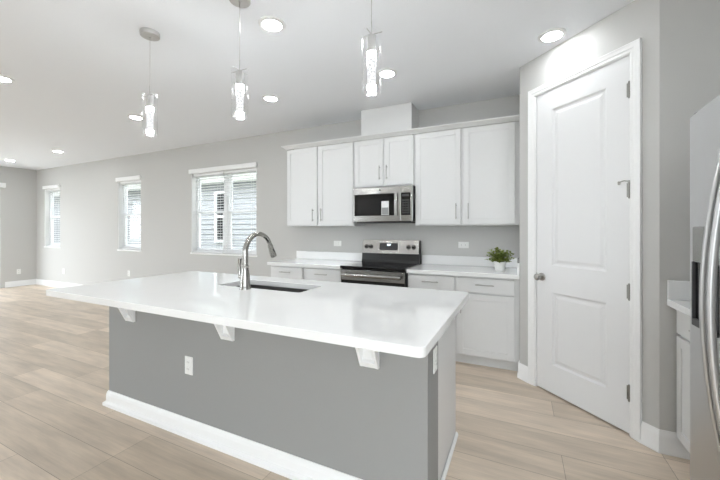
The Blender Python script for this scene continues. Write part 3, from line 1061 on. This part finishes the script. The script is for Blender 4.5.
# sink basin under the cut-out
sk = thing('kitchen_sink', 'stainless undermount sink basin sunk into the island countertop', 'sink', ((SX0 + SX1) / 2, (SY0 + SY1) / 2, 0.66))
mb = MB()
t0 = rounded(SX0 - 0.012, SX1 + 0.012, SY0 - 0.012, SY1 + 0.012, 0.03)
t1 = rounded(SX0 + 0.004, SX1 - 0.004, SY0 + 0.004, SY1 - 0.004, 0.03)
t2 = rounded(SX0 + 0.014, SX1 - 0.014, SY0 + 0.014, SY1 - 0.014, 0.03)
r0, r1, r2 = ringv(t0, 0.8745), ringv(t1, 0.8745), ringv(t2, 0.70)
r3 = ringv(rounded(SX0 + 0.03, SX1 - 0.03, SY0 + 0.03, SY1 - 0.03, 0.03), 0.69)
r4, r5 = ringv(t0, 0.872), ringv(rounded(SX0 + 0.006, SX1 - 0.006, SY0 + 0.006, SY1 - 0.006, 0.03), 0.685)
for (a, b) in ((r0, r1), (r1, r2), (r2, r3), (r0, r4), (r4, r5)):
    for k in range(N):
        j = (k + 1) % N
        mb.bm.faces.new((a[k], a[j], b[j], b[k]))
mb.bm.faces.new(r3)
mb.bm.faces.new(r5)
mb.build('basin', M['sink'], sk, smooth=True)
mb = MB()
mb.lathe([(0, 0.692), (0.03, 0.692), (0.034, 0.696), (0.042, 0.696), (0.044, 0.6905)], ((SX0 + SX1) / 2, (SY0 + SY1) / 2, 0), 28)
mb.build('drain', M['chrome'], sk, smooth=True)

# faucet
FX, FY = -1.712, 1.752
fc = thing('faucet', 'brushed steel gooseneck pull-down faucet standing beside the sink on the island', 'faucet', (FX, FY, 0.914))
mb = MB()
mb.lathe([(0, 0.9145), (0.040, 0.9145), (0.040, 0.922), (0.036, 0.930), (0.0345, 0.955), (0.031, 1.00), (0.0245, 1.05), (0.0215, 1.065), (0, 1.065)], (FX, FY, 0), 28)
mb.build('faucet_body', M['chrome'], fc, smooth=True)
mb = MB()
mb.lathe([(0.019, 1.060), (0.0255, 1.062), (0.0255, 1.076), (0.019, 1.078)], (FX, FY, 0), 28, closed=True)
mb.build('collar', M['nickel'], fc, smooth=True)
pts = []
R = 0.132
zc = 1.160
for k in range(4): pts.append((FX, FY, 1.065 + (zc - 1.065) * k / 4))
for k in range(25):
    a = PI - math.radians(158) * k / 24
    pts.append((FX, FY + R + R * math.cos(a), zc + 0.002 + R * 1.0 * math.sin(a)))
radii = [0.0205] * 4 + [0.0195 - 0.004 * k / 24 for k in range(25)]
MB().tube(pts, 0.014, 16, radii).build('spout', M['chrome'], fc, smooth=True)
e = Vector(pts[-1])
dv_ = (Vector(pts[-1]) - Vector(pts[-2])).normalized()
mb = MB()
mb.tube([e - dv_ * 0.004, e + dv_ * 0.012, e + dv_ * 0.03, e + dv_ * 0.075, e + dv_ * 0.10, e + dv_ * 0.104], 0.018, 18, [0.0165, 0.0195, 0.0195, 0.0235, 0.0245, 0.020])
sh = mb.build('spray_head', M['chrome'], fc, smooth=True)
mb = MB()
q = e + dv_ * 0.05 + Vector((0.018, 0.0, 0.0))
mb.cyl(q - dv_ * 0.014, q + dv_ * 0.014, 0.006, seg=10)
mb.build('spray_button', M['dark_grey'], sh)
mb = MB()
mb.cyl((FX, FY, 1.000), (FX - 0.052, FY, 1.000), 0.020, 0.017, seg=18)
mb.tube([(FX - 0.046, FY, 1.006), (FX - 0.052, FY - 0.002, 1.04), (FX - 0.050, FY - 0.004, 1.085), (FX - 0.046, FY - 0.004, 1.125)], 0.009, 12, [0.014, 0.0115, 0.011, 0.014])
mb.build('lever_handle', M['chrome'], fc, smooth=True)

# ------------------------------------------------------------------ outlets and switches (plates lie in the local x-z plane facing -y)
def outlet_proto():
    o = thing('wall_outlet', 'x', 'outlet', (0, 0, 0), None)
    MB().box(-0.036, 0.036, -0.006, 0, -0.058, 0.058, 0.003, 2).build('cover_plate', M['plastic'], o)
    for s in (-1, 1):
        mb = MB()
        mb.box(-0.017, 0.017, -0.009, -0.0055, s * 0.022 - 0.015, s * 0.022 + 0.015, 0.003, 2)
        r = mb.build('socket', M['plastic'], o)
        mb = MB()
        mb.box(-0.009, -0.007, -0.0094, -0.0088, s * 0.022 - 0.004, s * 0.022 + 0.006)
        mb.box(0.006, 0.008, -0.0094, -0.0088, s * 0.022 - 0.004, s * 0.022 + 0.006)
        mb.build('slots', M['slot'], r)
    return o
op = outlet_proto()
OUT = [
    ((-1.921, IY0, 0.450), (0, 0, 0), 'white outlet on the long grey face of the island'),
    ((IX1 + 0.0005, 1.610, 0.700), (0, 0, PI / 2), 'white outlet on the narrow right end of the island'),
    ((-2.238, YB, 1.139), (0, PI / 2, 0), 'white outlet on the wall left of the range, above the backsplash'),
    ((-0.580, YB, 1.150), (0, PI / 2, 0), 'white outlet on the wall left of the potted plant'),
    ((XL, 3.675, 0.345), (0, 0, PI / 2), 'white outlet low on the far end wall'),
    ((-9.380, YB, 0.385), (0, 0, 0), 'white outlet low on the wall beneath the farthest narrow window'),
    ((-6.930, YB, 0.470), (0, 0, 0), 'white outlet on the wall beneath the middle narrow window'),
]
for i, (loc, rot, lab) in enumerate(OUT):
    o = op if i == 0 else dup(op, loc, lab)
    o.location = loc
    o.rotation_euler = rot
    o['label'] = lab

# ------------------------------------------------------------------ side counter beside the refrigerator (faces -x)
SM = Matrix(((0, 1, 0, 0), (1, 0, 0, 0), (0, 0, 1, 0), (0, 0, 0, 1)))      # local x -> world y, local y -> world x
sc_ = thing('base_cabinet', 'white base cabinet squeezed between refrigerator and pantry wall', 'cabinet', (1.15, 2.22, 0))
MB().box(0.852, XR - 0.002, 1.862, YP - 0.002, 0.10, 0.875).build('cabinet_body', M['cabinet'], sc_)
MB().box(0.915, 0.93, 1.862, YP - 0.018, 0.0, 0.10).build('toe_kick', M['cabinet'], sc_)
mb = MB(SM)
mb.box(1.875, YP - 0.012, 0.83, 0.85, 0.722, 0.858, 0.002)
d = mb.build('drawer', M['cabinet'], sc_)
pull(SM, 2.22, 0.80, 0.83, 0.165, False, d)
mb = MB(SM)
shaker(mb, 1.875, YP - 0.012, 0.115, 0.704, 0.83)
d = mb.build('door', M['cabinet'], sc_)
pull(SM, 1.93, 0.60, 0.83, 0.165, True, d)
counter('countertop', 'small white quartz countertop between refrigerator and pantry wall', [
    ('slab', (1.12, 2.2, 0.876), [(0.79, XR - 0.002, 1.862, YP - 0.002, 0.876, 0.914)]),
    ('backsplash', None, [(0.79, XR - 0.022, YP - 0.022, YP - 0.002, 0.9145, 1.026)]),
    ('side_splash', None, [(XR - 0.021, XR - 0.002, 1.862, YP - 0.002, 0.9145, 1.026)])])

# ------------------------------------------------------------------ refrigerator (front faces -x)
fr = thing('refrigerator', 'stainless steel refrigerator with bowed doors and long handles at the right edge', 'refrigerator', (1.05, 1.36, 0))
FB0, FB1 = 0.905, 1.822
FSPL = 1.452
MB().box(0.694, XR - 0.03, FB0 + 0.004, FB1 - 0.004, 0.03, 1.755, 0.006).build('cabinet_body', M['dark_grey'], fr)
def door_prof(y):       # bowed front: distance of the face from the wall side
    u = (y - FB0) / (FB1 - FB0)
    return 0.628 - 0.024 * (1 - (2 * u - 1) ** 2)
def fridge_door(y0, y1, hole=None):
    mb = MB()
    n = 22
    out = []
    r = 0.014
    for k in range(n + 1):
        y = y0 + (y1 - y0) * k / n
        e_ = min(y - y0, y1 - y)
        x = door_prof(y) + (r - math.sqrt(max(r * r - (r - min(e_, r)) ** 2, 0)))
        out.append((x, y))
    out = out + [(0.690, y1), (0.690, y0)]
    mb.prism(out, 'z', 0.085, 1.778, 0.003)
    return mb
fd = fridge_door(FSPL + 0.003, FB1).build('freezer_door', M['fridge'], fr, smooth=True)
nd_ = fridge_door(FB0, FSPL - 0.003).build('fresh_food_door', M['fridge'], fr, smooth=True)
MB().box(0.68, 0.72, FB0 + 0.01, FB1 - 0.01, 0.02, 0.08, 0.003).build('toe_grille', M['dark_grey'], fr)
def fridge_handle(y, parent):
    mb = MB()
    z0, z1 = 0.585, 1.565
    pts = []
    for k in range(31):
        u = k / 30
        pts.append((door_prof(y) - 0.008 - 0.051 * math.sin(PI * u) ** 0.8, y, z0 + (z1 - z0) * u))
    mb.tube(pts, 0.0145, 14, flat=0.7)
    for (pz, ) in ((z0 + 0.01,), (z1 - 0.01,)):
        mb.box(door_prof(y) - 0.026, door_prof(y) + 0.006, y - 0.016, y + 0.016, pz - 0.03, pz + 0.03, 0.008, 3)
    return mb.build('door_handle', M['fridge'], parent, smooth=True)
fridge_handle(FSPL + 0.024, fd)
fridge_handle(FSPL - 0.024, nd_)
# dispenser in the freezer door: housing with a dark well
mb = MB()
xf = door_prof(1.64)
mb.box(xf - 0.012, xf + 0.02, 1.540, 1.716, 1.200, 1.335, 0.006)
dz = mb.build('dispenser', M['steel'], fd)
MB().box(xf - 0.004, xf + 0.02, 1.545, 1.711, 0.985, 1.200, 0.003).build('dispenser_well', M['black_glass'], dz)
mb = MB()
mb.box(xf - 0.013, xf + 0.016, 1.708, 1.718, 0.965, 1.202, 0.003)
mb.box(xf - 0.013, xf + 0.016, 1.536, 1.546, 0.965, 1.202, 0.003)
mb.box(xf - 0.013, xf + 0.016, 1.536, 1.718, 0.958, 0.985, 0.003)
mb.build('dispenser_frame', M['dark_grey'], dz)
mb = MB()
mb.box(0.640, 0.70, 1.775, 1.815, 1.7785, 1.796, 0.006)
mb.build('hinge_cap', M['dark_grey'], fr)

# ------------------------------------------------------------------ potted plant
PXc, PYc = -0.176, 3.62
pp = thing('potted_plant', 'small bushy green plant in a white pot on the right counter', 'plant', (PXc, PYc, 0.9145))
mb = MB()
mb.lathe([(0, 0.9147), (0.042, 0.9147), (0.0455, 0.918), (0.051, 0.990), (0.052, 1.008), (0.0485, 1.008), (0.0485, 0.992), (0, 0.990)], (PXc, PYc, 0), 32)
mb.build('pot', M['pot'], pp, smooth=True)
mb = MB()
mb.lathe([(0, 0.996), (0.03, 0.997), (0.0488, 0.993), (0.0488, 0.9905), (0, 0.9905)], (PXc, PYc, 0), 20)
mb.build('soil', M['soil'], pp)
rnd = random.Random(5)
stems, leaves = MB(), MB()
def leaf(mb, p, d, up, L, w):
    d = d.normalized()
    s = d.cross(up)
    if s.length < 1e-3: s = Vector((1, 0, 0))
    s.normalize()
    nrm = s.cross(d)
    row = []
    for (t_, ww, h) in ((0.0, 0.12, 0), (0.3, 0.85, 0.05), (0.6, 1.0, 0.03), (0.85, 0.6, -0.05), (1.0, 0.05, -0.14)):
        c = p + d * L * t_ + nrm * L * h
        row.append((mb.bm.verts.new(c - s * w * ww + nrm * w * 0.3 * ww), mb.bm.verts.new(c), mb.bm.verts.new(c + s * w * ww + nrm * w * 0.3 * ww)))
    for a, b in zip(row, row[1:]):
        mb.bm.faces.new((a[0], a[1], b[1], b[0]))
        mb.bm.faces.new((a[1], a[2], b[2], b[1]))
for i in range(64):
    az = 2 * PI * i / 64 * 5.0 + rnd.uniform(-0.3, 0.3)
    lean = rnd.uniform(0.05, 1.4)
    L = rnd.uniform(0.085, 0.15) * (1.0 if lean < 0.9 else 0.82)
    b0 = Vector((PXc + 0.03 * math.cos(az) * rnd.random(), PYc + 0.03 * math.sin(az) * rnd.random(), 0.994))
    d = Vector((math.cos(az) * math.sin(lean), math.sin(az) * math.sin(lean), math.cos(lean)))
    pts = [b0 + d * L * k / 4 + Vector((0, 0, 0.012 * math.sin(PI * k / 4) - 0.01 * (k / 4) ** 2 * lean)) for k in range(5)]
    stems.tube(pts, 0.0013, 5)
    for k in range(1, 5):
        for s in (0, 1, 2):
            a2 = rnd.uniform(0, 2 * PI)
            side = Vector((math.cos(a2), math.sin(a2), rnd.uniform(-0.1, 0.9)))
            leaf(leaves, pts[k], side + d * 0.5, Vector((0, 0, 1)), rnd.uniform(0.020, 0.034), rnd.uniform(0.007, 0.011))
stems.build('stems', M['stem'], pp)
leaves.build('foliage', M['leaf'], pp, smooth=True)

# ------------------------------------------------------------------ pendant lamps
def pendant(loc, label):
    t = thing('pendant_lamp', label, 'lamp', loc, 'glass pendant lamps above the island')
    x, y, _ = loc
    mb = MB()
    mb.lathe([(0, H - 0.0005), (0.065, H - 0.0005), (0.065, H - 0.026), (0.062, H - 0.030), (0, H - 0.030)], (x, y, 0), 36)
    mb.lathe([(0, H - 0.03), (0.007, H - 0.03), (0.007, H - 0.036), (0, H - 0.036)], (x, y, 0), 14)
    mb.build('canopy', M['canopy'], t, smooth=True)
    MB().cyl((x, y, 2.382), (x, y, H - 0.03), 0.0013, seg=8).build('cable', M['nickel'], t)
    mb = MB()
    mb.cyl((x, y, 2.305), (x, y, 2.385), 0.0032, seg=10)
    mb.cyl((x, y, 2.226), (x, y, 2.310), 0.0225, seg=24)
    mb.cyl((x - 0.058, y, 2.318), (x + 0.058, y, 2.318), 0.0022, seg=8)
    mb.cyl((x, y - 0.058, 2.318), (x, y + 0.058, 2.318), 0.0022, seg=8)
    mb.build('socket', M['canopy'], t, smooth=True)
    mb = MB()
    mb.lathe([(0.0485, 2.026), (0.051, 2.026), (0.051, 2.330), (0.0485, 2.330)], (x, y, 0), 40, closed=True)
    mb.build('glass_shade', M['shade'], t, smooth=True)
    mb = MB()
    mb.lathe([(0, 2.054), (0.0215, 2.054), (0.0215, 2.200), (0, 2.200)], (x, y, 0), 28)
    core = mb.build('bubble_core', M['core'], t, smooth=True)
    mb = MB()
    mb.lathe([(0, 2.200), (0.0235, 2.200), (0.0235, 2.225), (0, 2.225)], (x, y, 0), 28)
    mb.lathe([(0, 2.038), (0.0225, 2.038), (0.0235, 2.042), (0.0235, 2.054), (0, 2.054)], (x, y, 0), 28)
    mb.build('led_cap', M['led'], t, smooth=True)
    return t
PEND = [((-2.462, 1.568, H), 'leftmost of the three clear glass pendant lamps above the island'),
        ((-1.577, 1.568, H), 'middle one of the three clear glass pendant lamps above the island'),
        ((-0.680, 1.568, H), 'rightmost of the three clear glass pendant lamps above the island')]
p0 = pendant(*PEND[0])
for loc, lab in PEND[1:]: dup(p0, loc, lab)

# ------------------------------------------------------------------ recessed ceiling lights
def downlight(loc, label):
    t = thing('ceiling_light', label, 'light', loc, 'recessed ceiling lights')
    x, y, z = loc
    mb = MB()
    mb.lathe([(0.065, z - 0.0005), (0.094, z - 0.0005), (0.094, z - 0.006), (0.082, z - 0.012), (0.067, z - 0.012), (0.065, z - 0.006)], (x, y, 0), 36, closed=True)
    mb.build('trim_ring', M['trim'], t, smooth=True)
    mb = MB()
    mb.lathe([(0, z - 0.004), (0.0645, z - 0.004), (0.0645, z - 0.012), (0.056, z - 0.016), (0, z - 0.018)], (x, y, 0), 32)
    mb.build('diffuser', M['lamp'], t)
    return t
DL = [((-1.580, 1.874), 'largest looking round ceiling light, between the middle and right pendant lamps'),
      ((-2.476, 2.918), 'round ceiling light right of the middle pendant lamp, nearer the wide window'),
      ((-1.109, 2.918), 'round ceiling light beside the right pendant lamp, in front of the vent chase'),
      ((0.221, 2.880), 'round ceiling light in front of the pantry door'),
      ((-4.464, 2.662), 'round ceiling light partly behind the left pendant lamp'),
      ((-4.488, 1.424), 'round ceiling light cut by the left picture edge'),
      ((-7.684, 3.190), 'round ceiling light near the long wall between the two narrow windows'),
      ((-9.573, 3.170), 'small round ceiling light farthest away near the room corner')]
d0 = downlight((DL[0][0][0], DL[0][0][1], H), DL[0][1])
for (xy, lab) in DL[1:]: dup(d0, (xy[0], xy[1], H), lab)
# unseen fill lights added behind and beside the camera to brighten the room
for (x, y) in ((-7.684, 0.9), (-9.573, 0.9), (-7.684, -1.6), (-4.47, -0.6), (0.35, 1.1), (0.35, 0.1), (0.95, 0.3), (0.9, -1.6)):
    dup(d0, (x, y, H), 'added round fill light outside the view, in the open room behind the camera')
